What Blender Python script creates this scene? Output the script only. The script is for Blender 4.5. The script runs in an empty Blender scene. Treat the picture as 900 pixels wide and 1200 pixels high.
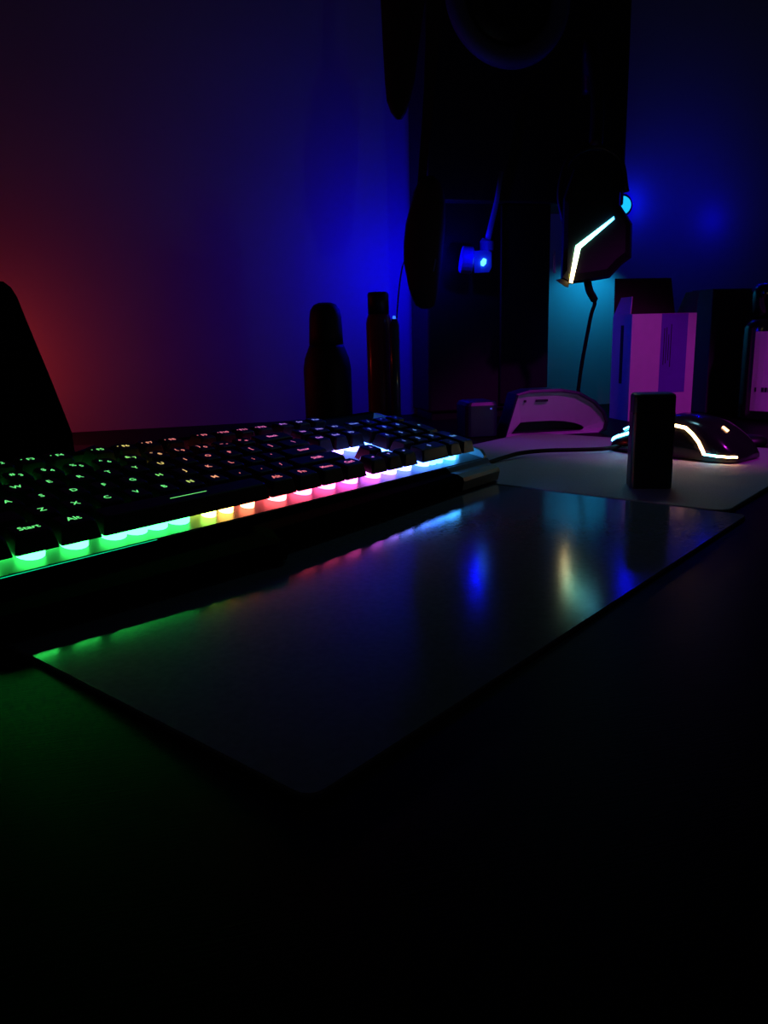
import bpy, bmesh, math, random
from mathutils import Vector, Matrix
random.seed(7)
S = bpy.context.scene
C = S.collection

# ------------------------------------------------------------------ camera
F, PITCH, ROLL, CAM_H = 900.0, 0.22608, math.radians(-1.5), 0.130
cp, sp, cr, sr = math.cos(PITCH), math.sin(PITCH), math.cos(ROLL), math.sin(ROLL)
right0, up0, fwd = Vector((1, 0, 0)), Vector((0, sp, cp)), Vector((0, cp, -sp))
cright = right0 * cr + up0 * sr
cup = right0 * -sr + up0 * cr
cd = bpy.data.cameras.new('camera')
cam = bpy.data.objects.new('camera', cd)
C.objects.link(cam)
m = Matrix((cright, cup, -fwd)).transposed().to_4x4()
m.translation = (0, 0, CAM_H)
cam.matrix_world = m
cd.sensor_fit = 'VERTICAL'
cd.sensor_height = 24.0
cd.lens = F / 1200 * 24.0
cd.clip_start = 0.01
S.camera = cam

def at(x, y, Y):
    """point of the place seen at photo pixel (x, y), Y metres ahead"""
    d = cright * (x - 450) + cup * (600 - y) + fwd * F
    return Vector((0, 0, CAM_H)) + d * (Y / d.y)

def on(x, y, z=0.0):
    """point of the place seen at photo pixel (x, y), at height z"""
    d = cright * (x - 450) + cup * (600 - y) + fwd * F
    return Vector((0, 0, CAM_H)) + d * ((z - CAM_H) / d.z)

# ------------------------------------------------------------------ world, exposure, lamps
w = bpy.data.worlds.new('world')
S.world = w
w.use_nodes = True
bg = w.node_tree.nodes['Background']
bg.inputs[0].default_value = (0.75, 0.72, 1.0, 1)
bg.inputs[1].default_value = 0.003
S.view_settings.view_transform = 'Standard'
S.view_settings.look = 'None'
S.view_settings.exposure = 0.0
S.view_settings.gamma = 1.0
S.view_settings.use_curve_mapping = False

def lamp(name, kind, loc, col, power, size=0.01, target=None, cone=None, blend=0.5):
    l = bpy.data.lights.new(name, kind)
    l.color = col
    l.energy = power
    l.shadow_soft_size = size
    o = bpy.data.objects.new(name, l)
    C.objects.link(o)
    o.location = loc
    if target is not None:
        o.rotation_euler = (Vector(target) - Vector(loc)).to_track_quat('-Z', 'Y').to_euler()
    if cone:
        l.spot_size = math.radians(cone)
        l.spot_blend = blend
    return o

WD = Vector((0.966, 0.259, 0))          # the back wall runs this way
WN = Vector((0.259, -0.966, 0))         # and faces the room this way
W0 = Vector((-0.46, 1.17, 0))
def wall_at(x, y):
    d = cright * (x - 450) + cup * (600 - y) + fwd * F
    o = Vector((0, 0, CAM_H))
    return o + d * ((W0 - o).dot(WN) / d.dot(WN))

lamp('blue_led_lamp', 'POINT', wall_at(458, 318) + WN * 0.125, (0.0, 0.0, 1.0), 0.66)
lamp('red_led_lamp', 'POINT', wall_at(-20, 430) + WN * 0.13, (1.0, 0.045, 0.03), 0.20)
lamp('cyan_headset_lamp', 'SPOT', wall_at(694, 322) + WN * 0.075, (0.005, 0.33, 0.72), 0.34, 0.008, target=wall_at(686, 372), cone=120, blend=0.5)
lamp('pad_fill', 'SPOT', (0.28, 0.98, 0.64), (0.30, 0.76, 0.92), 0.95, 0.03, target=(0.17, 0.69, 0.0), cone=62, blend=1.0)  # unseen fill added overhead to brighten the mousepad and mat
lamp('blue_wall_lamp', 'POINT', wall_at(740, 238) + WN * 0.035, (0.0, 0.0, 1.0), 0.055)
lamp('blue_spot_fill', 'POINT', wall_at(835, 258) + WN * 0.035, (0.0, 0.0, 1.0), 0.020, 0.004)  # added light without a fixture, makes the soft blue spot on the wall
lamp('blue_wash_fill', 'POINT', wall_at(800, 232) + WN * 0.13, (0.0, 0.0, 1.0), 0.10, 0.004)  # added light without a fixture, spreads the blue over the wall
lamp('purple_fill', 'SPOT', (0.62, 0.30, 0.75), (0.60, 0.02, 0.72), 15.0, 0.03,
     target=(0.345, 0.98, -0.02), cone=31, blend=0.45)  # unseen source, added to light carton, device and jar purple

# ------------------------------------------------------------------ materials
def mat(name, col, rough=0.5, metal=0.0, noise=0.0, scale=40, bump=0.0, bscale=200, stretch=None, emit=None, es=0.0, spec=0.5, coat=0.0, alpha=None, trans=0.0):
    M = bpy.data.materials.new(name)
    M.use_nodes = True
    nt = M.node_tree
    b = nt.nodes['Principled BSDF']
    b.inputs['Base Color'].default_value = (*col, 1)
    b.inputs['Roughness'].default_value = rough
    b.inputs['Metallic'].default_value = metal
    b.inputs['Specular IOR Level'].default_value = spec
    b.inputs['Coat Weight'].default_value = coat
    b.inputs['Transmission Weight'].default_value = trans
    if emit:
        b.inputs['Emission Color'].default_value = (*emit, 1)
        b.inputs['Emission Strength'].default_value = es
    tc = nt.nodes.new('ShaderNodeTexCoord')
    mp = nt.nodes.new('ShaderNodeMapping')
    if stretch:
        mp.inputs['Scale'].default_value = stretch
    nt.links.new(tc.outputs['Object'], mp.inputs[0])
    if noise:
        n = nt.nodes.new('ShaderNodeTexNoise')
        n.inputs['Scale'].default_value = scale
        n.inputs['Detail'].default_value = 4
        nt.links.new(mp.outputs[0], n.inputs['Vector'])
        r = nt.nodes.new('ShaderNodeValToRGB')
        r.color_ramp.elements[0].position = 0.3
        r.color_ramp.elements[1].position = 0.7
        r.color_ramp.elements[0].color = (*[c * (1 - noise) for c in col], 1)
        r.color_ramp.elements[1].color = (*[min(1, c * (1 + noise)) for c in col], 1)
        nt.links.new(n.outputs['Fac'], r.inputs[0])
        nt.links.new(r.outputs[0], b.inputs['Base Color'])
    if bump:
        n2 = nt.nodes.new('ShaderNodeTexNoise')
        n2.inputs['Scale'].default_value = bscale
        n2.inputs['Detail'].default_value = 3
        nt.links.new(mp.outputs[0], n2.inputs['Vector'])
        bp = nt.nodes.new('ShaderNodeBump')
        bp.inputs['Strength'].default_value = bump
        bp.inputs['Distance'].default_value = 0.0005
        nt.links.new(n2.outputs['Fac'], bp.inputs['Height'])
        nt.links.new(bp.outputs[0], b.inputs['Normal'])
    return M

def emat(name, strength):
    """a lit part: colour and brightness are the LED's own (object colour)"""
    M = bpy.data.materials.new(name)
    M.use_nodes = True
    nt = M.node_tree
    nt.nodes.clear()
    out = nt.nodes.new('ShaderNodeOutputMaterial')
    e = nt.nodes.new('ShaderNodeEmission')
    oi = nt.nodes.new('ShaderNodeObjectInfo')
    nt.links.new(oi.outputs['Color'], e.inputs[0])
    e.inputs[1].default_value = strength
    nt.links.new(e.outputs[0], out.inputs[0])
    return M

def grad_mat(name, axis, stops, strength):
    """LED strip whose colour changes along its own length (generated coordinates)"""
    M = bpy.data.materials.new(name)
    M.use_nodes = True
    nt = M.node_tree
    nt.nodes.clear()
    out = nt.nodes.new('ShaderNodeOutputMaterial')
    e = nt.nodes.new('ShaderNodeEmission')
    tc = nt.nodes.new('ShaderNodeTexCoord')
    sx = nt.nodes.new('ShaderNodeSeparateXYZ')
    r = nt.nodes.new('ShaderNodeValToRGB')
    nt.links.new(tc.outputs['Generated'], sx.inputs[0])
    nt.links.new(sx.outputs[axis], r.inputs[0])
    els = r.color_ramp.elements
    els[0].position, els[0].color = stops[0][0], (*stops[0][1], 1)
    els[1].position, els[1].color = stops[-1][0], (*stops[-1][1], 1)
    for p, c in stops[1:-1]:
        k = els.new(p)
        k.color = (*c, 1)
    nt.links.new(r.outputs[0], e.inputs[0])
    e.inputs[1].default_value = strength
    nt.links.new(e.outputs[0], out.inputs[0])
    return M

M_wall = mat('painted_wall', (0.62, 0.60, 0.58), 0.6, noise=0.04, scale=6, bump=0.15, bscale=120)
M_floor = mat('floor_boards', (0.05, 0.04, 0.035), 0.5, noise=0.2, scale=8, stretch=(1, 12, 1))
M_desk = mat('dark_wood_desk', (0.004, 0.0037, 0.0037), 0.40, noise=0.25, scale=14, stretch=(2, 18, 2), bump=0.2, bscale=60, spec=0.02)
M_mat = mat('smooth_desk_mat', (0.13, 0.132, 0.15), 0.12, noise=0.12, scale=300, bump=0.045, bscale=900, spec=0.7)
M_pad = mat('cloth_mousepad', (0.30, 0.30, 0.315), 0.75, noise=0.15, scale=900, bump=0.2, bscale=1500, spec=0.2)
M_key = mat('black_keycap', (0.007, 0.007, 0.008), 0.45, noise=0.1, scale=600, spec=0.3)
M_case = mat('black_keyboard_case', (0.004, 0.004, 0.005), 0.6, spec=0.0, noise=0.1, scale=300, bump=0.1, bscale=900)
M_plate = mat('keyboard_plate', (0.03, 0.03, 0.033), 0.36, metal=0.0, noise=0.1, scale=200)
M_case_lit = mat('case_lit_grey', (0.05, 0.06, 0.065), 0.5, noise=0.1, scale=300)  # lighter copy of the case colour, with the light at its end painted in
M_rail = mat('grey_rail', (0.25, 0.27, 0.28), 0.4, noise=0.08, scale=300)
M_black = mat('black_plastic', (0.006, 0.006, 0.007), 0.45, noise=0.1, scale=200)
M_gloss = mat('glossy_black', (0.01, 0.01, 0.012), 0.15, noise=0.1, scale=200)
M_satin = mat('satin_black', (0.012, 0.012, 0.016), 0.33, noise=0.1, scale=200)
M_rubber = mat('black_rubber', (0.006, 0.006, 0.006), 0.7, noise=0.1, scale=300, spec=0.1)
M_cab = mat('dark_cabinet', (0.010, 0.008, 0.010), 0.55, noise=0.15, scale=40)
M_ring = mat('grey_ring', (0.09, 0.09, 0.14), 0.45, noise=0.1, scale=200)
M_fabric = mat('dark_fabric', (0.03, 0.012, 0.012), 0.85, noise=0.2, scale=200, bump=0.3, bscale=500)
M_card = mat('white_card', (0.75, 0.73, 0.72), 0.6, noise=0.03, scale=60)
M_cardin = mat('brown_card', (0.05, 0.02, 0.025), 0.7, noise=0.1, scale=60)
M_print = mat('violet_print', (0.16, 0.06, 0.55), 0.55, noise=0.05, scale=60)
M_ink_shade = mat('ink_and_shade', (0.02, 0.015, 0.03), 0.6, noise=0.05, scale=60)  # print marks, and the painted shade low in the device front
M_white = mat('white_plastic', (0.56, 0.50, 0.58), 0.4, noise=0.03, scale=80)
M_shell = mat('navy_shell', (0.012, 0.015, 0.04), 0.4, noise=0.08, scale=80)
M_red = mat('red_bottle', (0.22, 0.02, 0.05), 0.2, noise=0.1, scale=60)
M_dkbottle = mat('dark_bottle', (0.02, 0.006, 0.008), 0.6, noise=0.1, scale=60)
M_clear = mat('clear_tube', (0.06, 0.07, 0.12), 0.12, noise=0.05, scale=60)
M_dbox = mat('dark_box', (0.06, 0.03, 0.07), 0.6, noise=0.1, scale=60)
M_antenna = mat('antenna_and_highlight', (0.10, 0.13, 0.42), 0.35, noise=0.05, scale=100)
E_key = emat('switch_light', 14.0)
E_leg = emat('lit_legend', 1.0)
E_led = emat('led_light', 6.0)

# ------------------------------------------------------------------ mesh helpers
def link(name, me, mtl=None, parent=None):
    o = bpy.data.objects.new(name, me)
    C.objects.link(o)
    if mtl and me and not me.materials:
        me.materials.append(mtl)
    if parent:
        o.parent = parent
    return o

def empty(name, loc=(0, 0, 0), rz=0.0):
    o = bpy.data.objects.new(name, None)
    C.objects.link(o)
    o.location = loc
    o.rotation_euler = (0, 0, rz)
    o.empty_display_size = 0.02
    return o

def tag(o, label, cat, group=None):
    o['label'] = label
    o['category'] = cat
    if group:
        o['group'] = group
    return o

def mesh(name, verts, faces, smooth=False):
    me = bpy.data.meshes.new(name)
    me.from_pydata([tuple(v) for v in verts], [], faces)
    bm = bmesh.new()
    bm.from_mesh(me)
    bmesh.ops.recalc_face_normals(bm, faces=bm.faces)
    bm.to_mesh(me)
    bm.free()
    if smooth:
        for p in me.polygons:
            p.use_smooth = True
    return me

def rings_mesh(name, rings, cap0=True, cap1=True, smooth=False, closed=True):
    n = len(rings[0])
    vs = [v for r in rings for v in r]
    fs = []
    for k in range(len(rings) - 1):
        for i in range(n if closed else n - 1):
            j = (i + 1) % n
            fs.append((k * n + i, k * n + j, (k + 1) * n + j, (k + 1) * n + i))
    if cap0:
        fs.append(tuple(range(n - 1, -1, -1)))
    if cap1:
        fs.append(tuple(range((len(rings) - 1) * n, len(rings) * n)))
    return mesh(name, vs, fs, smooth)

def box_mesh(name, x0, x1, y0, y1, z0, z1, bev=0.0, seg=2):
    bm = bmesh.new()
    bmesh.ops.create_cube(bm, size=1)
    for v in bm.verts:
        v.co = Vector(((x0 + x1) / 2 + v.co.x * (x1 - x0), (y0 + y1) / 2 + v.co.y * (y1 - y0), (z0 + z1) / 2 + v.co.z * (z1 - z0)))
    if bev:
        bmesh.ops.bevel(bm, geom=bm.edges[:], offset=bev, segments=seg, affect='EDGES', profile=0.5)
    me = bpy.data.meshes.new(name)
    bm.to_mesh(me)
    bm.free()
    return me

def rrect(x0, x1, y0, y1, r, n=4):
    pts = []
    for cx, cy, a0 in ((x1 - r, y1 - r, 0), (x0 + r, y1 - r, 90), (x0 + r, y0 + r, 180), (x1 - r, y0 + r, 270)):
        for i in range(n + 1):
            a = math.radians(a0 + 90 * i / n)
            pts.append((cx + r * math.cos(a), cy + r * math.sin(a)))
    return pts

def slab(name, pts, z0, z1, bev=0.0):
    """extrude a 2-D outline in z with a small top chamfer"""
    c = Vector((sum(p[0] for p in pts) / len(pts), sum(p[1] for p in pts) / len(pts)))
    def shrink(d):
        out = []
        for p in pts:
            v = Vector(p) - c
            L = v.length
            out.append(c + v * max(0, (L - d) / L))
        return out
    rings = [[(p[0], p[1], z0) for p in pts], [(p[0], p[1], z1 - bev) for p in pts]]
    if bev:
        rings.append([(p[0], p[1], z1) for p in shrink(bev)])
    return rings_mesh(name, rings)

def lathe(name, prof, n=24, smooth=True):
    rings = [[(r * math.cos(2 * math.pi * i / n), r * math.sin(2 * math.pi * i / n), z) for i in range(n)] for r, z in prof]
    return rings_mesh(name, rings, smooth=smooth)

def bez(pts, n=8):
    """Catmull-Rom through points"""
    P = [Vector(p) for p in pts]
    P = [P[0] * 2 - P[1]] + P + [P[-1] * 2 - P[-2]]
    out = []
    for i in range(1, len(P) - 2):
        for k in range(n):
            t = k / n
            a, b, c, d = P[i - 1], P[i], P[i + 1], P[i + 2]
            out.append(0.5 * ((2 * b) + (c - a) * t + (2 * a - 5 * b + 4 * c - d) * t * t + (3 * b - 3 * c + d - a) * t ** 3))
    out.append(P[-2])
    return out

def tube(name, pts, r, n=8, smooth=True):
    pts = [Vector(p) for p in pts]
    rs = r if isinstance(r, (list, tuple)) else [r] * len(pts)
    rings = []
    ref = Vector((0, 0, 1))
    for i, p in enumerate(pts):
        t = (pts[min(i + 1, len(pts) - 1)] - pts[max(i - 1, 0)]).normalized()
        if abs(t.dot(ref)) > 0.95:
            ref = Vector((0, 1, 0)) if abs(t.y) < 0.9 else Vector((1, 0, 0))
        a = t.cross(ref).normalized()
        b = a.cross(t)
        rings.append([p + (a * math.cos(2 * math.pi * k / n) + b * math.sin(2 * math.pi * k / n)) * rs[i] for k in range(n)])
    return rings_mesh(name, rings, smooth=smooth)

# ------------------------------------------------------------------ the room
def structure(name, me, m_):
    o = link(name, me, m_)
    o['kind'] = 'structure'
    return o
a, b = W0 - WD * 2.2, W0 + WD * 3.2
q = WN * -0.12
structure('wall_back', rings_mesh('wall_back', [[a + Vector((0, 0, -0.74)), b + Vector((0, 0, -0.74)), b + q + Vector((0, 0, -0.74)), a + q + Vector((0, 0, -0.74))],
          [a + Vector((0, 0, 1.76)), b + Vector((0, 0, 1.76)), b + q + Vector((0, 0, 1.76)), a + q + Vector((0, 0, 1.76))]]), M_wall)
structure('floor', box_mesh('floor', -3, 4, -2.5, 3, -0.80, -0.74), M_floor)

# desk: aligned with the wall, top at z = 0
RZW = math.atan2(WD.y, WD.x)
desk = tag(empty('desk', tuple(W0 + WN * 0.01), RZW), 'large black desk top under the keyboard and both mats', 'desk')
link('desk_top', box_mesh('desk_top', -1.0, 1.6, -1.62, -0.004, -0.03, 0.0, 0.003), M_desk, desk)
for lx in (-0.95, 1.55):
    for ly in (-1.55, -0.08):
        link('leg', box_mesh('leg', lx - 0.03, lx + 0.03, ly - 0.03, ly + 0.03, -0.74, -0.03, 0.004), M_black, desk)

# ------------------------------------------------------------------ keyboard frame of reference
YAW, TILT, U = 0.70543, 0.19844, 0.01905
KO = Vector((-0.20168, 0.34847, 0.0402))
er = Vector((math.sin(YAW), math.cos(YAW), 0))
ed = Vector((-math.cos(YAW), math.sin(YAW), 0))
RZK = math.atan2(er.y, er.x)
KB = Vector((KO.x, KO.y, 0))
ct, st = math.cos(TILT), math.sin(TILT)
def K(u, v, w_):
    return Vector((u, v * ct - w_ * st, KO.z + v * st + w_ * ct))
def KW(u, y, z):                         # keyboard-aligned flat coordinates -> world
    return KB + er * u + ed * y + Vector((0, 0, z))

# mats in front of and beside the keyboard
dm = link('desk_mat', slab('desk_mat', rrect(-0.002, 0.4225, -0.2360, -0.022, 0.006), 0.0002, 0.0024, 0.0007), M_mat)
dm.location = KB; dm.rotation_euler = (0, 0, RZK)
tag(dm, 'smooth dark grey rectangular mat reflecting the lights in front of the keyboard', 'mat')
mp = link('mousepad', slab('mousepad', rrect(0.4235, 0.745, -0.222, 0.118, 0.012), 0.0002, 0.0030, 0.0006), M_pad)
mp.location = KB; mp.rotation_euler = (0, 0, RZK)
tag(mp, 'grey cloth mousepad under the glowing mouse beyond the smooth mat', 'mousepad')

# ------------------------------------------------------------------ keyboard
kb = tag(empty('keyboard', tuple(KB), RZK), 'black backlit keyboard glowing green to red to blue', 'keyboard')
WP = -0.0145
def ramp(u):
    st_ = [(0, (.0, 1, .09)), (6.6, (.0, 1, .11)), (7.5, (.18, 1, .05)), (8.0, (1, .75, .06)), (8.6, (1, .33, .05)), (9.4, (1, .12, .06)), (11, (1, .05, .09)),
           (13, (1, .04, .24)), (14.8, (1, .05, .62)), (16, (.5, .08, 1)), (17.2, (.12, .16, 1)), (19.5, (.01, .17, 1)), (22.5, (.01, .42, 1))]
    for (a_, ca), (b_, cb) in zip(st_, st_[1:]):
        if u <= b_:
            t = (u - a_) / (b_ - a_)
            return tuple(x + (y - x) * t for x, y in zip(ca, cb))
    return st_[-1][1]
def pale(c, k):
    return (c[0] + (1 - c[0]) * k, c[1] + (1 - c[1]) * k, c[2] + (1 - c[2]) * k, 1)

UR = 22.5 * U
link('plate', rings_mesh('plate', [[K(-0.004, -0.0168, WP - .004), K(UR + .003, -0.0168, WP - .004), K(UR + .003, 0.113, WP - .004), K(-0.004, 0.113, WP - .004)],
     [K(-0.004, -0.0168, WP - .0006), K(UR + .003, -0.0168, WP - .0006), K(UR + .003, 0.113, WP - .0006), K(-0.004, 0.113, WP - .0006)],
     [K(-0.0035, -0.0160, WP), K(UR + .0025, -0.0160, WP), K(UR + .0025, 0.1125, WP), K(-0.0035, 0.1125, WP)]]), M_plate, kb)
# lower case, with the front lip that steps forward on the left part
def lip(u, yf, zt):
    p0 = K(u, -0.0172, WP - .0004)
    pb = K(u, 0.1185, WP - .0044)
    pe = K(u, -0.0172, WP - .0044)
    yb = pb.y
    return [Vector((u, p0.y, p0.z)), Vector((u, p0.y - .0010, p0.z - .0003)), Vector((u, p0.y - .0045, zt + .0022)), Vector((u, min(p0.y - .006, yf + .007), zt + .0014)), Vector((u, yf + .0012, zt - .001)), Vector((u, yf, zt - .004)),
            Vector((u, yf + .002, 0.0046)), Vector((u, yb - 0.006, 0.0046)), Vector((u, yb, .012)), Vector((u, yb, pb.z)), Vector((u, pe.y, pe.z))]
stations = [(-0.0065, -0.046, .0115), (-0.004, -0.049, .012), (0.14, -0.057, .0125), (0.1545, -0.0600, .0125), (0.158, -0.057, .0128), (0.1630, -0.0445, .0160), (0.26, -0.0400, .0165), (0.375, -0.0320, .0165),
            (0.4335, -0.0295, .0165), (0.4365, -0.0270, .0150)]
link('case', rings_mesh('case', [lip(*s_) for s_ in stations[:8]]), M_case, kb)
link('case_lit_end', rings_mesh('case_lit_end', [lip(*s_) for s_ in stations[7:]]), M_case_lit, kb)  # same lip as the case; its lighter colour stands for light falling here
ls = link('edge_glow', rings_mesh('edge_glow', [[K(u, -.0184, WP - .0010), K(u, -.0171, WP - .0002), K(u, -.0171, WP - .0022), K(u, -.0184, WP - .0022)] for u in (-.004, .03, .066, .099)]), E_leg, kb)
ls.color = (.0, .75, .28, 1)  # painted glow: highlight along the plate's front edge, not a lamp
# side rails and rear rim
for n_, (u0, u1) in (('side_rail', (UR + .0032, UR + .0075)), ('side_rail', (-0.0085, -0.0042))):
    r_ = [[K(u, v, w_) for v, w_ in ((-0.0180, -.019), (-0.0165, -.0125), (-0.012, -.0085), (0.060, -.006), (0.113, -.006), (0.118, -.009), (0.118, -.019))] for u in (u0, u1)]
    link(n_, rings_mesh(n_, r_), M_rail, kb)
link('rear_rim', rings_mesh('rear_rim', [[K(u, 0.1132, WP - .004), K(u, 0.1132, -.0065), K(u, .1145, -.0055), K(u, .117, -.0055), K(u, .1184, -.0075), K(u, .1184, WP - .004)] for u in (-.004, UR + .003)]), M_case, kb)
for u_ in (0.03, 0.40):
    for y_ in (-0.012, 0.095):
        link('foot', box_mesh('foot', u_ - .012, u_ + .012, y_ - .005, y_ + .005, 0.0026, 0.0047, .0004, 1), M_rubber, kb)

cap_cache = {}
def keycap_mesh(wu, hv=1.0):
    if (wu, hv) in cap_cache:
        return cap_cache[(wu, hv)]
    hx, hy = wu * U / 2 - .0005, hv * U / 2 - .0005
    def ring(dx, dy, oy, z, c):
        X, Y_ = hx - dx, hy - dy
        return [(X - c, -Y_ + oy, z), (X, -Y_ + c + oy, z), (X, Y_ - c + oy, z), (X - c, Y_ + oy, z), (-X + c, Y_ + oy, z), (-X, Y_ - c + oy, z), (-X, -Y_ + c + oy, z), (-X + c, -Y_ + oy, z)]
    me = rings_mesh('keycap', [ring(0, 0, 0, -.0097, .0008), ring(.0003, .0003, 0, -.0085, .001), ring(.0022, .0022, .0006, -.0006, .0014), ring(.0030, .0030, .0006, 0, .0016)], cap0=False)
    me.materials.append(M_key)
    cap_cache[(wu, hv)] = me
    return me
sw_mesh = rings_mesh('switch', [[(.0070 * math.cos(2 * math.pi * i / 16), .0078 * math.sin(2 * math.pi * i / 16), z) for i in range(16)] for z in (WP, -.0088)])
sw_mesh.materials.append(E_key)
txt_cache = {}
def text_mesh(s, size, bold=0.018):
    if (s, size) in txt_cache:
        return txt_cache[(s, size)]
    cu = bpy.data.curves.new('legend', 'FONT')
    cu.body = s
    cu.size = size
    cu.resolution_u = 2
    cu.offset = size * bold
    cu.align_x, cu.align_y = 'CENTER', 'CENTER'
    o = bpy.data.objects.new('legend_text', cu)
    C.objects.link(o)
    dg = bpy.context.evaluated_depsgraph_get()
    dg.update()
    me = bpy.data.meshes.new_from_object(o.evaluated_get(dg))
    bpy.data.objects.remove(o)
    bpy.data.curves.remove(cu)
    me.materials.clear()
    me.materials.append(E_leg)
    txt_cache[(s, size)] = me
    return me
def tri_mesh(ang, r=.0018):
    me = mesh('legend', [(r * math.cos(math.radians(ang + k)), r * math.sin(math.radians(ang + k)), 0) for k in (0, 140, 220)], [(0, 1, 2)])
    me.materials.append(E_leg)
    return me
def bar_mesh(l, h=.0006):
    me = mesh('legend', [(-l / 2, -h / 2, 0), (l / 2, -h / 2, 0), (l / 2, h / 2, 0), (-l / 2, h / 2, 0)], [(0, 1, 2, 3)])
    me.materials.append(E_leg)
    return me

def key(uc, row, legend, wu=1.0, hv=1.0, size=.0058, sw=(0.0,)):
    k = link('keycap', keycap_mesh(wu, hv), None, kb)
    k.location = K(uc * U, row * U, 0)
    k.rotation_euler = (TILT, 0, 0)
    col = ramp(uc)
    if legend is not None:
        items = legend if isinstance(legend, list) else [(legend, 0, 0)]
        for lg, dx, dy in items:
            me = lg if isinstance(lg, bpy.types.Mesh) else text_mesh(lg, size)
            l_ = link('legend', me, None, k)
            l_.location = (dx, dy + .0006, .00008)
            l_.color = pale(col, 0.16)
    for dx in sw:
        s_ = link('switch', sw_mesh, None, kb)
        s_.location = K((uc + dx) * U, row * U, 0)
        s_.rotation_euler = (TILT, 0, 0)
        s_.color = pale(ramp(uc + dx), 0.035)
        if wu > 6 and dx > 0.2:
            s_.scale = (.62, .62, 1)
            s_.location = K((uc + dx) * U, row * U - .0028, 0)
# function row
dotm = bar_mesh(.0009, .0009)
def fkey(uc, s):
    key(uc, 5.25, [(s, .0008, 0), (dotm, -.0046, .0012)], size=.0052)
key(0.5, 5.25, 'Esc', size=.005)
for i, uc in enumerate((2.5, 3.5, 4.5, 5.5, 7, 8, 9, 10, 11.5, 12.5, 13.5, 14.5)):
    fkey(uc, 'F%d' % (i + 1))
for uc, s in ((15.75, 'Prt'), (16.75, 'Scr'), (17.75, 'Pse')):
    key(uc, 5.25, s, size=.0050)
# number row
for i, (t1, t2) in enumerate(zip('~!@#$%^&*()_+', '`1234567890-=')):
    key(i + .5, 4, [(t1, -.0024, .0016), (t2, .0016, -.0014)], size=.0052)
key(14, 4, 'Back', 2.0, size=.0050, sw=(-.5, 0, .5))
# letter rows
key(.75, 3, 'Tab', 1.5, size=.005)
for i, ch in enumerate('QWERTYUIOP[]'):
    key(2 + i, 3, ch)
key(14.25, 3, '\\', 1.5)
key(.875, 2, 'Caps', 1.75, size=.005)
for i, ch in enumerate("ASDFGHJKL;'"):
    key(2.25 + i, 2, ch)
key(13.875, 2, 'Enter', 2.25, size=.005, sw=(-.5, 0, .5))
key(1.125, 1, 'Shift', 2.25, size=.005, sw=(-.5, 0, .5))
for i, ch in enumerate('ZXCVBNM,./'):
    key(2.75 + i, 1, ch)
key(13.625, 1, 'Shift', 2.75, size=.0058, sw=(-.7, 0, .7))
# bottom row
key(.625, 0, 'Ctrl', 1.25, size=.0056)
key(1.875, 0, 'Start', 1.25, size=.0056)
key(3.125, 0, 'Alt', 1.25, size=.0062)
key(6.875, 0, [(bar_mesh(.026, .0007), .0015, 0)], 6.25, sw=(-2.55, -1.85, -1.15, -0.35, 0.75, 1.45, 2.35))
key(10.625, 0, 'Alt', 1.25, size=.0062)
key(11.875, 0, 'Fn', 1.25, size=.0062)
key(13.125, 0, 'Menu', 1.25, size=.0050)
key(14.375, 0, 'Ctrl', 1.25, size=.0056)
# navigation block
for i, s in enumerate(('Ins', 'Hm', 'PU')):
    key(15.75 + i, 4, s, size=.0048)
for i, s in enumerate(('Del', 'End', 'PD')):
    key(15.75 + i, 3, s, size=.0048)
key(16.75, 1, [(tri_mesh(90), 0, 0)])
for i, a_ in enumerate((180, 270, 0)):
    key(15.75 + i, 0, [(tri_mesh(a_), 0, 0)])
# number block
for i, s in enumerate(('Num', '/', '*', '-')):
    key(19 + i, 4, s, size=.0050)
for r_, row in enumerate(('789', '456', '123')):
    for i, s in enumerate(row):
        key(19 + i, 3 - r_, s)
key(22, 2.5, '+', 1, 2.0)
key(22, .5, 'Ent', 1, 2.0, size=.005)
key(19.5, 0, '0', 2.0, sw=(-.5, 0, .5))
key(21, 0, '.')
# status lights above the number block
for i in range(3):
    l_ = link('status_light', box_mesh('status_light', -.0013, .0013, -.0007, .0007, 0, .0005), E_leg, kb)
    l_.location = K((19.6 + i * .95) * U, 5.25 * U, WP)
    l_.rotation_euler = (TILT, 0, 0)
    l_.color = pale(ramp(20), .3)

# ------------------------------------------------------------------ mouse
mf, mr = on(706, 529, .003), on(856, 546, .003)
mdir = (mr - mf); mdir.z = 0
ML = mdir.length
mdir.normalize()
mz = math.atan2(mdir.y, mdir.x)          # local +x runs from nose to tail
mroot = tag(empty('mouse', (mf.x, mf.y, .003), mz), 'black gaming mouse edged with cyan and orange light lines on mousepad', 'mouse')
# side view profile: x along, top height and half width
prof = [(0.0, .010, .022), (.03, .017, .026), (.10, .024, .030), (.22, .031, .0325), (.36, .038, .033), (.50, .0425, .033), (.64, .0425, .0345), (.78, .037, .0355), (.89, .027, .034), (.96, .017, .029), (1.0, .010, .022)]
OFF = 0.036                               # the near flank stands on the measured line
def mouse_pt(t, k, lift=0.0):
    """t along the body, k in -1 (near flank foot) .. 0 (ridge) .. 1 (far flank foot)"""
    for (a_, ha, wa), (b_, hb, wb) in zip(prof, prof[1:]):
        if t <= b_ + 1e-9:
            s_ = (t - a_) / (b_ - a_)
            h, w_ = ha + (hb - ha) * s_, wa + (wb - wa) * s_
            break
    ang = k * math.pi / 2
    y = -math.sin(ang)
    z = math.cos(ang)
    yy = math.copysign(abs(y) ** .75, y) * (w_ + lift)
    zz = .0015 + (z ** .62 if z > 0 else 0) * (h - .0015 + lift)
    # waist the flank a little
    return Vector((t * ML, OFF + yy, zz))
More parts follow.
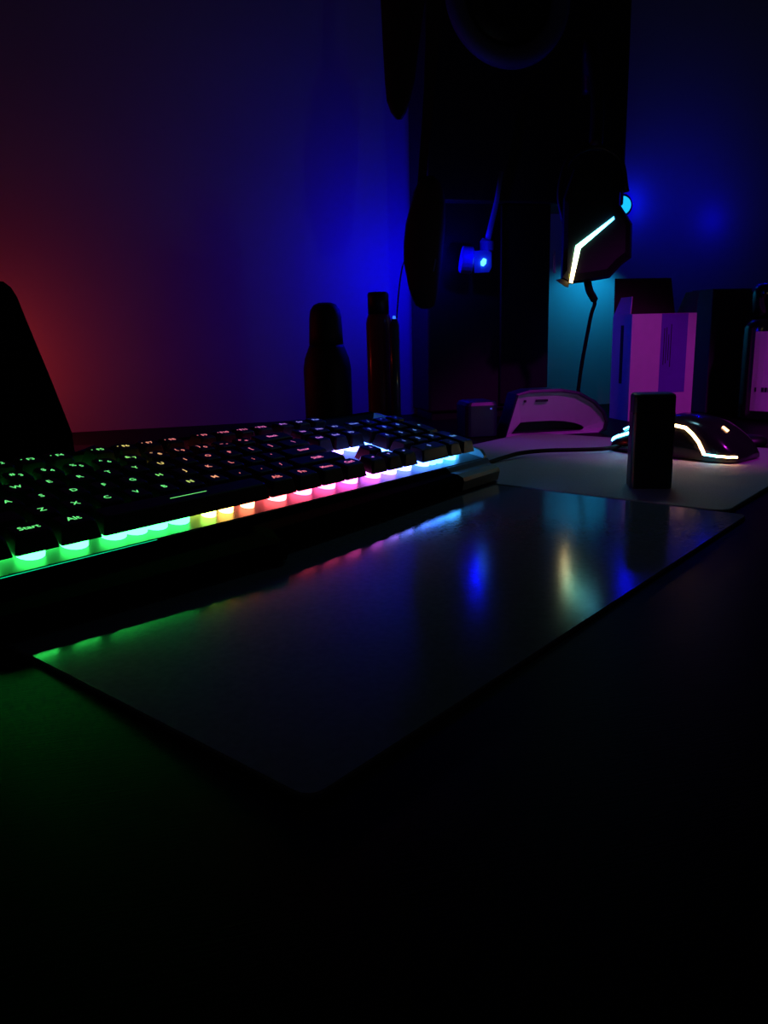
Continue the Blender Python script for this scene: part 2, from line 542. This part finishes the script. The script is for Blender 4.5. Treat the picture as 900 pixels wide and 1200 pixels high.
# k = +1 maps to y negative; the near flank is at lower local y or higher depending on the side
near = 1 if (Vector((-math.sin(mz), math.cos(mz))).dot(Vector((mf.x, mf.y))) > 0) else -1
def MP(t, k, lift=0.0):
    p = mouse_pt(t, k, lift)
    yy = (p.y - OFF)
    return Vector((p.x, OFF * near + yy, p.z))
ts = [0, .03, .07, .14, .22, .30, .40, .50, .60, .70, .78, .85, .91, .96, 1.0]
ks = [i / 12 for i in range(-12, 13)]
body = rings_mesh('body', [[MP(t, k) for k in ks] for t in ts], smooth=True)
link('body', body, M_gloss, mroot)
def surf_line(pts, n=6, lift=.0006):
    out = []
    for (t0, k0), (t1, k1) in zip(pts, pts[1:]):
        for i in range(n):
            s_ = i / n
            out.append(MP(t0 + (t1 - t0) * s_, k0 + (k1 - k0) * s_, lift))
    out.append(MP(*pts[-1], lift))
    return out
sg = near                                  # flank towards the camera carries k = sg
led_stops = [(0.0, (.08, .7, 1)), (.30, (.10, .75, 1)), (.42, (.3, 1, .6)), (.54, (1, .62, .25)), (1.0, (1, .45, .16))]
G_mouse = grad_mat('mouse_light_line', 'X', led_stops, 21.0)
tk = lambda pts: [(t, sg * k) for t, k in pts]
link('light_line', tube('light_line', surf_line(tk([(.015, .60), (.12, .64), (.25, .60), (.42, .585), (.56, .57), (.64, .60), (.70, .68), (.76, .80), (.81, .955)])), .0015, 6), G_mouse, mroot)
link('light_line', tube('light_line', surf_line(tk([(.81, .955), (.90, .94), (.96, .90), (.995, .80)])), .0011, 6), G_mouse, mroot)
link('light_line', tube('light_line', surf_line(tk([(.09, .30), (.14, .24), (.20, .20), (.30, .18)]), lift=.0014), .0009, 6), G_mouse, mroot)
lg = link('logo_light', tube('logo_light', surf_line(tk([(.835, .12), (.875, .12)])), .0014, 8), E_led, mroot)
lg.color = (1, .45, .2, 1)
link('wheel', tube('wheel', [MP(.16, 0.0) + Vector((0, -.004, -.002)), MP(.16, 0.0) + Vector((0, .004, -.002))], .006, 16), M_rubber, mroot)
link('side_button', tube('side_button', surf_line(tk([(.36, .48), (.46, .46)])), .0016, 6), M_black, mroot)
# its cable crosses the pad to the left, behind the keyboard
mc = [on(726, 523, .009), on(706, 526, .008), on(680, 527, .008), on(640, 528, .009), on(610, 531, .008), on(588, 537, .006), on(560, 545, .004), on(520, 548, .004)]
cab = link('cable', tube('cable', [mroot.matrix_basis.inverted() @ p for p in bez(mc, 6)], .0022, 8), M_rubber, mroot)

# ------------------------------------------------------------------ small black case standing on the mousepad
cc = on(760, 573, .003)
case = empty('upright_case', (cc.x + .004, cc.y + .012, .003), -0.16)
tag(case, 'small black upright case standing on mousepad in front of the mouse', 'case')
o_ = rrect(-.0165, .0165, -.0120, .0120, .004, 4)
def sc(pts, f_, z):
    return [(x * f_, y * f_, z) for x, y in pts]
link('body', rings_mesh('body', [sc(o_, .96, 0), sc(o_, 1, .0008), sc(o_, 1, .0610)]), M_satin, case)
link('cap', rings_mesh('cap', [sc(o_, .985, .0611), sc(o_, .985, .0735), sc(o_, .95, .0755), sc(o_, .86, .0764)]), M_black, case)
link('rim', rings_mesh('rim', [sc(o_, 1.005, .0606), sc(o_, 1.005, .0612)]), M_gloss, case)

# ------------------------------------------------------------------ purple-lit plastic device
d0, d1 = on(592, 513, 0.0), on(708, 507, 0.0)
dd = d1 - d0
DL = dd.length
dev = tag(empty('plastic_device', (d0.x, d0.y, 0), math.atan2(dd.y, dd.x)), 'low rounded device with pale front face and tiny dark print behind the mouse cable', 'device')
out = [(0.000, .0010), (.016, .052), (.030, .0545), (.070, .0545), (.092, .0500), (.112, .0385), (.124, .0255), (.1285, .0150), (.1265, .0060), (.121, .0010)]
k_ = DL / .1285
out = [(x * k_, z) for x, z in out]
cx_, cz_ = DL * .5, .026
def grow(pts, g):
    r_ = []
    n = len(pts)
    for i in range(n):
        p0, p1, p2 = Vector(pts[i - 1]), Vector(pts[i]), Vector(pts[(i + 1) % n])
        t = (p2 - p0).normalized()
        r_.append((p1.x + -t.y * g, max(.0004, p1.y + t.x * g)))
    return r_
outer = grow(out, .0042)
link('shell', rings_mesh('shell', [[(x, .000, z) for x, z in out], [(x, -.0040, z) for x, z in grow(out, .0012)], [(x, -.0030, z) for x, z in outer], [(x, .030, z) for x, z in outer], [(x, .040, z) for x, z in grow(out, -.002)]], cap0=False), M_shell, dev)
# concave front face: upper panel leans back above a recessed foot
n_ = len(out)
inner = [(DL * .5 + (x - DL * .5) * .80, .006 + (z - .006) * .42) for x, z in out]
inner = [(DL * .46 + (x - DL * .5) * .74, .0030 + (z - .001) * .27) for x, z in out]
fp = link('front_face', rings_mesh('front_face', [[(x, -.0002, z) for x, z in out], [(x, .0010, z) for x, z in grow(out, -.0012)], [(x, .012, z) for x, z in inner]], cap0=False, cap1=False), M_white, dev)
link('shade_recess', rings_mesh('shade_recess', [[(x, .012, z) for x, z in inner], [(x, .026, .004 + (z - .003) * .8) for x, z in inner]], cap0=False), M_ink_shade, dev)  # dark colour paints the shadow in the lower front
dk = [(.0255, .0026), (.0400, .0014), (.0418, .0024), (.0446, .0024), (.0476, .0030), (.0506, .0026), (.0536, .0016)]
for i, (x, wd) in enumerate(dk):
    zz = .0445
    link('printed_mark', box_mesh('printed_mark', x * k_ - wd / 2, x * k_ + wd / 2, .0010, .0042, zz - .0014, zz + .0014), M_ink_shade, fp)
# dark block left of it
blk = on(566, 514, 0)
bo = tag(empty('rounded_block', (blk.x, blk.y + .012, 0), math.atan2(dd.y, dd.x)), 'small dark navy rounded block left of the pale-faced device', 'block')
link('body', rings_mesh('body', [[(x, y, z) for x, y in rrect(-.020 - g, .022 + g, 0 - g, .05 + g, .006, 3)] for z, g in ((0, -.001), (.0012, 0), (.040, 0), (.0440, -.002), (.0455, -.006))]), M_shell, bo)
sb = link('status_light', lathe('status_light', [(.0012, 0), (.0012, .0008)], 8), E_leg, bo)
sb.location = (.012, -.0001, .036); sb.rotation_euler = (math.pi / 2, 0, 0); sb.color = (.05, .05, .5, 1)

# ------------------------------------------------------------------ white carton with open top
b1 = on(809, 490, 0)
b0 = b1 - Vector((.0985, .020, 0))
bd = b1 - b0
BW = bd.length
BH, BD_ = .150, .055
ctn = tag(empty('carton', (b0.x, b0.y, 0), math.atan2(bd.y, bd.x)), 'white cardboard carton with violet label and open top flaps, lit purple', 'carton')
T = .0012
link('front_panel', box_mesh('front_panel', 0, BW, 0, T, 0, BH), M_card, ctn)
link('back_panel', box_mesh('back_panel', 0, BW, BD_ - T, BD_, 0, BH), M_card, ctn)
link('side_panel', box_mesh('side_panel', 0, T, T, BD_ - T, 0, BH), M_card, ctn)
link('side_panel', box_mesh('side_panel', BW - T, BW, T, BD_ - T, 0, BH), M_card, ctn)
link('bottom_panel', box_mesh('bottom_panel', T, BW - T, T, BD_ - T, 0, T), M_card, ctn)
def flap(name, pts, n, m_):
    n = Vector(n).normalized() * .0010
    return link(name, rings_mesh(name, [[Vector(p) for p in pts], [Vector(p) + n for p in pts]]), m_, ctn)
flap('flap', [(0, .004, BH), (0, BD_ - .004, BH), (.006, BD_ - .012, BH + .024), (.006, .012, BH + .024)], (-1, 0, .2), M_card)
flap('flap', [(BW, .004, BH), (BW, BD_ - .004, BH), (BW + .008, BD_ - .012, BH + .030), (BW + .008, .012, BH + .030)], (1, 0, -.2), M_dbox)
flap('back_flap', [(.001, BD_ - .001, BH), (BW - .001, BD_ - .001, BH), (BW - .006, BD_ + .006, BH + .052), (.004, BD_ + .006, BH + .052)], (0, 1, -.1), M_cardin)
lb = link('label', box_mesh('label', BW * .455, BW * .865, -.0004, 0.0, BH * .26, BH * .998), M_print, ctn)
random.seed(3)
for i, x in enumerate((.50, .535, .57, .605)):
    z0 = BH * (.50 + random.uniform(0, .1)); z1 = BH * (.80 + random.uniform(0, .12))
    link('print_line', box_mesh('print_line', BW * x, BW * x + .0012, -.0007, -.0004, z0, z1), M_ink_shade, lb)
link('print_line', box_mesh('print_line', -.0003, 0, BD_ * .4, BD_ * .55, BH * .35, BH * .9), M_ink_shade, ctn)

# ------------------------------------------------------------------ dark box and white-label jar on the right
x0_, x1_ = at(821, 490, 1.20), at(868, 490, 1.20)
db = link('dark_box', box_mesh('dark_box', 0, .078, 0, .05, .0, .185, .0015), M_dbox)
db = db
db.location = (x0_.x, 1.185, 0); db.rotation_euler = (0, 0, RZW)
tag(db, 'tall dark box standing between the carton and the jar', 'box')
jp = at(912, 492, 1.10)
jar = tag(empty('jar', (jp.x - .008, 1.10, 0)), 'glossy dark jar with white printed label at the right edge', 'jar')
link('body', lathe('body', [(.046, 0), (.0485, .002), (.0485, .004), (.0485, .126), (.046, .134), (.036, .142)], 32), M_gloss, jar)
link('cap', lathe('cap', [(.037, .1421), (.041, .1425), (.041, .176), (.0395, .182), (.034, .186), (.020, .188)], 32), M_gloss, jar)
lr = .0489
def arc(a0, a1, z0, z1, r0, n=14):
    vs, fs = [], []
    for i in range(n + 1):
        a_ = math.radians(a0 + (a1 - a0) * i / n)
        for z in (z0, z1):
            vs.append((r0 * math.cos(a_), r0 * math.sin(a_), z))
            vs.append(((r0 - .0003) * math.cos(a_), (r0 - .0003) * math.sin(a_), z))
    for i in range(n):
        p = i * 4; q_ = p + 4
        fs += [(p, q_, q_ + 2, p + 2), (p + 1, p + 3, q_ + 3, q_ + 1), (p + 2, q_ + 2, q_ + 3, p + 3), (p, p + 1, q_ + 1, q_)]
    fs += [(0, 2, 3, 1), (n * 4, n * 4 + 1, n * 4 + 3, n * 4 + 2)]
    return mesh('label', vs, fs)
jl = link('label', arc(205, 330, .014, .122, lr), M_card, jar)
for a0, a1 in ((211, 214), (222, 226), (227, 231), (232, 235), (236, 240), (241, 244)):
    link('printed_mark', arc(a0, a1, .0405, .0465, lr + .0003, 2), M_ink_shade, jl)
pk = on(876, 521, 0)
pb_ = link('flat_puck', lathe('flat_puck', [(.018, .0002), (.020, .002), (.019, .007), (.014, .010), (.006, .0112)], 24), M_black)
pb_.location = (pk.x, pk.y, 0)
tag(pb_, 'low black domed puck lying on desk behind the mouse', 'puck')

# ------------------------------------------------------------------ headset hanging on the cabinet
HY = 1.06
hs0 = at(698, 335, HY)
hs = tag(empty('headset', tuple(hs0)), 'black angular gaming headset hanging up with a bright chevron light strip', 'headset')
def hp(x, y, dY=0.0):
    return at(x, y, HY + dY) - hs0
cupo = [(667, 333), (690, 330), (714, 326), (728, 311), (740, 302), (741, 262), (727, 240), (728, 208), (716, 196), (672, 196), (660, 232), (658, 300), (657, 328)]
cx_c = Vector((699, 266))
def cup_ring(f_, dY):
    return [hp(cx_c.x + (x - cx_c.x) * f_, cx_c.y + (y - cx_c.y) * f_, dY) for x, y in cupo]
link('earcup', rings_mesh('earcup', [cup_ring(.82, -.006), cup_ring(.95, -.002), cup_ring(1, .006), cup_ring(1, .028), cup_ring(.93, .034)]), M_black, hs)
link('ear_cushion', rings_mesh('ear_cushion', [cup_ring(.86, .0345), cup_ring(.93, .040), cup_ring(.93, .050), cup_ring(.84, .056)], smooth=True), M_fabric, hs)
G_chev = grad_mat('chevron_light', 'Z', [(0.0, (1, .62, .22)), (.22, (1, .85, .45)), (.45, (.55, 1, .55)), (.62, (.25, 1, .75)), (.85, (.15, .8, 1)), (1, (.05, .5, 1))], 7.0)
def strip(name, pts, dY0, dY1, m_):
    n = len(pts)
    r0 = [hp(x, y, dY0) for x, y in pts]
    r1 = [hp(x, y, dY1) for x, y in pts]
    return link(name, rings_mesh(name, [r0, r1]), m_, hs)
strip('chevron_light', [(667, 331), (671, 332), (680.5, 291), (720, 257), (719.5, 253.5), (674.5, 288)], -.0085, -.004, G_chev)
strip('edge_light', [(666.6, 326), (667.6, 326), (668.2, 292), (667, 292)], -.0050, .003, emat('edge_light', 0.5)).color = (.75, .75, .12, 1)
link('hinge_tip', rings_mesh('hinge_tip', [[hp(x, y, d_) for x, y in ((651, 328), (660, 326), (667, 330), (666, 337), (662, 336))] for d_ in (.002, .012)]), M_black, hs)
ms = link('highlight_strip', rings_mesh('highlight_strip', [[hp(x, y, d_) for x, y in ((648.5, 293), (650.5, 293), (651.5, 320), (648, 320))] for d_ in (.000, .004)]), M_antenna, hs)  # blue strip added for the highlight at the cup's left edge
# yoke, headband and far cup
link('yoke', tube('yoke', bez([hp(662, 262, .014), hp(656, 225, .014), hp(668, 185, .014), hp(698, 172, .014), hp(726, 186, .014), hp(734, 225, .014)], 5), .004, 8), M_black, hs)
link('headband', tube('headband', bez([hp(698, 172, .014), hp(700, 120, .020), hp(697, 70, .040), hp(692, 52, .070), hp(690, 66, .095), hp(690, 110, .115)], 6), .009, 10), M_black, hs)
link('inner_pad', tube('inner_pad', bez([hp(699, 110, .036), hp(696, 82, .055), hp(692, 70, .072), hp(691, 84, .090)], 6), .008, 8), M_fabric, hs)
link('cable', tube('cable', bez([hp(688, 328, .016), hp(691, 341, .016), hp(697, 354, .016), hp(693, 368, .018), hp(687, 398, .02), hp(681, 432, .02), hp(677, 462, .02), hp(676, 474, .02), hp(675, 482, .02)], 6),
     [.0052] * 12 + [.0026] * 37), M_rubber, hs)

# blue lamp dome on the wall beside the headset
def wall_led(px, py, r_, col, label):
    p = wall_at(px, py) + WN * .001
    o = tag(empty('wall_light', tuple(p), RZW), label, 'light')
    bz = link('bezel', lathe('bezel', [(r_ * 1.25, 0), (r_ * 1.25, .004), (r_ * 1.05, .005)], 20), M_black, o)
    bz.rotation_euler = (math.pi / 2, 0, 0)
    d_ = link('lens', lathe('lens', [(r_, .0045), (r_ * .9, .008), (r_ * .6, .0105), (r_ * .2, .0115)], 20), E_led, o)
    d_.rotation_euler = (math.pi / 2, 0, 0)
    d_.color = col
    return o
wall_led(728, 241, .0150, (.002, .10, .19, 1), 'small round blue wall light peeking out beside the headset')

# ------------------------------------------------------------------ tall dark cabinet with ring
fl = at(503, 470, 1.185); fl.z = 0
cb = tag(empty('tall_cabinet', tuple(fl), RZW), 'tall black cabinet with a round ring near its top against the wall', 'cabinet')
CW, CD, CH = .196, .085, .86
link('body', box_mesh('body', 0, CW, 0, CD, .012, CH, .003), M_cab, cb)
uz = at(640, 236, 1.2).z
link('upper_box', box_mesh('upper_box', -.0005, .318, -.0085, CD - .001, uz, CH - .002, .004), M_cab, cb)
link('plinth', box_mesh('plinth', .006, CW - .006, .006, CD - .006, 0, .0122), M_black, cb)
link('side_strip', box_mesh('side_strip', CW * .585, CW - .0005, -.006, -.0002, .02, uz - .001, .0015), M_black, cb)
ringz = at(590, -6, 1.20).z
def torus(name, R, r_, n=48, k=10):
    rings = []
    for i in range(n + 1):
        a_ = 2 * math.pi * i / n
        rings.append([((R + r_ * math.cos(2 * math.pi * j / k)) * math.cos(a_), r_ * .6 * math.sin(2 * math.pi * j / k), (R + r_ * math.cos(2 * math.pi * j / k)) * math.sin(a_)) for j in range(k)])
    return rings_mesh(name, rings, cap0=False, cap1=False, smooth=True)
rg = link('ring', torus('ring', .080, .015), M_ring, cb)
rg.location = (CW * .60, -.0175, ringz)
cn = link('driver_cone', lathe('driver_cone', [(.066, .0), (.066, .003), (.03, -.001), (.02, .004), (.006, .007)], 32), M_black, cb)
cn.rotation_euler = (math.pi / 2, 0, 0)
cn.location = (CW * .60, -.0125, ringz)

# ------------------------------------------------------------------ wireless adapter with antenna on the cabinet
AY = 1.165
a0_ = at(566, 306, AY)
wa = tag(empty('wireless_adapter', tuple(a0_)), 'blue-lit wireless adapter with slanted rod antenna on the dark cabinet', 'adapter')
def ap(x, y, dY=0.0):
    return at(x, y, AY + dY) - a0_
link('knob', tube('knob', [ap(539.5, 304), ap(541, 304.2), ap(552.5, 305.2), ap(554, 305.3)], [.0165, .0190, .0190, .0165], 20, smooth=False), M_antenna, wa)
link('body', rings_mesh('body', [[ap(x, y, d_) for x, y in ((556, 320), (573, 319), (576, 313), (576, 296), (572, 293), (556, 294), (555, 300))] for d_ in (-.004, .016)]), M_antenna, wa)
link('hinge', tube('hinge', [ap(570.5, 294, .006), ap(570.5, 283, .006), ap(571, 282, .006)], [.0100, .0100, .008], 16, smooth=False), M_antenna, wa)
link('antenna', tube('antenna', [ap(571, 283, .004), ap(575, 266, .004), ap(582, 236, .004), ap(587.5, 201, .004)], [.0044, .0042, .0036, .0028], 12), M_antenna, wa)
wl = link('light', tube('light', [ap(565.2, 311.5, -.0055), ap(566.3, 308, -.0058), ap(568.2, 303.5, -.0055)], [.0020, .0042, .0026], 10), E_led, wa)
wl.color = (.04, .30, 1.3, 1)
lamp('adapter_led_lamp', 'POINT', at(558, 294, AY - .045), (0.0, 0.0, 1.0), .075, .002)

# ------------------------------------------------------------------ hanging pouch and strap, dark cloth above
PY = 1.085
po0 = at(497, 205, PY)
po = tag(empty('hanging_pouch', tuple(po0)), 'long dark pouch hanging by its strap in front of the blue wall glow', 'pouch')
def pp(x, y, dY=0.0):
    return at(x, y, PY + dY) - po0
sil = [(206, 499, 508), (214, 490, 516), (224, 485, 520), (240, 481, 522), (262, 475.5, 522), (285, 473, 520), (306, 473, 518), (322, 476, 516), (338, 479, 514), (350, 483, 512), (358, 487, 509), (362, 494, 503)]
rings = []
for y, xa, xb in sil:
    n = 12
    half = (xb - xa) / 2
    rings.append([pp((xa + xb) / 2 + half * math.cos(2 * math.pi * i / n), y, half * .00075 * math.sin(2 * math.pi * i / n)) for i in range(n)])
link('body', rings_mesh('body', rings, smooth=True), M_fabric, po)
link('strap', rings_mesh('strap', [[pp(x, y, d_) for x, d_ in ((xa, 0), (xb, 0), (xb, .003), (xa, .003))] for y, xa, xb in ((218, 489, 499), (190, 491, 501), (150, 494, 505), (100, 497, 510), (40, 499, 515), (-30, 500, 518))]), M_fabric, po)
link('cord', tube('cord', bez([pp(474, 305, .0), pp(470.5, 318, .0), pp(467, 345, .0), pp(464.5, 380, .0), pp(463, 400, 0)], 5), .0010, 6), M_fabric, po)
link('pull_tab', rings_mesh('pull_tab', [[pp(x, y, d_) for x, y in ((507, 318), (510, 303), (511.5, 304), (509, 318))] for d_ in (-.0125, -.0115)]), M_antenna, po)
CY = 1.08
cl0 = at(467, 0, CY)
cl = tag(empty('hanging_cloth', tuple(cl0)), 'dark cloth end with a rounded tip hanging at the top', 'cloth')
rings = []
for y, xa, xb in ((-60, 440, 505), (0, 446, 498), (60, 449, 490), (95, 451, 486), (118, 453, 481), (132, 458, 476), (140, 464, 471)):
    half = (xb - xa) / 2
    rings.append([at((xa + xb) / 2 + half * math.cos(2 * math.pi * i / 12), y, CY + (.010 + .003 * math.sin(i * 2.6)) * math.sin(2 * math.pi * i / 12)) - cl0 for i in range(12)])
link('fold', rings_mesh('fold', rings, smooth=True), M_fabric, cl)
# ------------------------------------------------------------------ bottles behind the keyboard
def bottle(name, px, Y, prof_px, label, mats, foot):
    base = at(px, foot, Y)
    o = tag(empty(name, (base.x, Y, 0)), label, 'bottle')
    sc_ = (at(px + 1, 420, Y) - at(px, 420, Y)).length
    def z(y): return at(px, y, Y).z
    return o, sc_, z
o, s_, z_ = bottle('bottle', 386, 1.05, None, 'dark matte bottle with rounded cap in front of blue wall', None, 490)
link('body', lathe('body', [(27.0 * s_, 0.0), (28 * s_, .002), (28 * s_, z_(432)), (26 * s_, z_(420)), (21.5 * s_, z_(408)), (20 * s_, z_(404))], 24), M_dkbottle, o)
link('cap', lathe('cap', [(20 * s_, z_(404) + .0002), (19.4 * s_, z_(390)), (18.6 * s_, z_(372)), (17 * s_, z_(363)), (13 * s_, z_(357)), (7 * s_, z_(354.5))], 24), M_dkbottle, o)
o, s_, z_ = bottle('bottle', 446.5, 1.02, None, 'slim dark red glossy bottle with a straight black cap', None, 482)
link('body', lathe('body', [(14.2 * s_, 0.0), (14.8 * s_, .002), (14.8 * s_, z_(378)), (13 * s_, z_(371)), (11.8 * s_, z_(368))], 24), M_red, o)
link('cap', lathe('cap', [(12.2 * s_, z_(368) + .0002), (12.2 * s_, z_(345)), (11.4 * s_, z_(342.5)), (6 * s_, z_(342))], 24), M_black, o)
base = at(464, 470, 1.0)
tb = tag(empty('clear_tube', (base.x, 1.0, 0)), 'thin bluish clear tube standing right of the red bottle', 'tube')
s_ = (at(465, 420, 1.0) - at(464, 420, 1.0)).length
zt = lambda y: at(464, y, 1.0).z
link('body', lathe('body', [(5.2 * s_, 0), (5.6 * s_, .001), (5.6 * s_, zt(382)), (4.2 * s_, zt(376))], 16), M_clear, tb)
td = link('tip_light', lathe('tip_light', [(1.6 * s_, zt(373.5)), (1.9 * s_, zt(372)), (1.2 * s_, zt(370))], 10), E_leg, tb)
td.color = (.05, .25, 1.4, 1)
link('cap', lathe('cap', [(3.4 * s_, zt(376) + .0001), (3.4 * s_, zt(374)), (1.0 * s_, zt(373.6))], 16), M_clear, tb)

# ------------------------------------------------------------------ black slanted panel at the left
LY = 0.86
lp0 = at(60, 500, LY); lp0.z = 0
lp = tag(empty('slanted_panel', tuple(lp0)), 'black slanted panel rising behind the keyboard at the left edge', 'panel')
def lpp(x, y, dY=0.0):
    return at(x, y, LY + dY) - lp0
outl = [(85.5, 512), (84, 506), (60, 445), (35, 385), (20, 348), (13, 337), (4, 330), (-12, 328), (-120, 330), (-120, 512)]
scr = [[lpp(x, y, d_) for x, y in outl] for d_ in (0, .012)]
for r_ in scr:
    for v in (r_[0], r_[-1]):
        v.z = .0122
link('screen', rings_mesh('screen', scr), M_black, lp)
link('stand', rings_mesh('stand', [[(x_, y_, z0_) for x_, y_ in ((-.17, -.03), (.028, -.03), (.028, .05), (-.17, .05))] for z0_ in (.0, .012)]), M_black, lp)
# loose cable behind the keyboard
kc = link('loose_cable', tube('loose_cable', bez([KW(.06, .16, .004), KW(.16, .175, .006), KW(.24, .19, .020), KW(.30, .22, .014), KW(.36, .20, .004), KW(.44, .16, .004)], 6), .0025, 8), M_rubber)
tag(kc, 'black loose cable lying behind the back edge of the keyboard', 'cable')
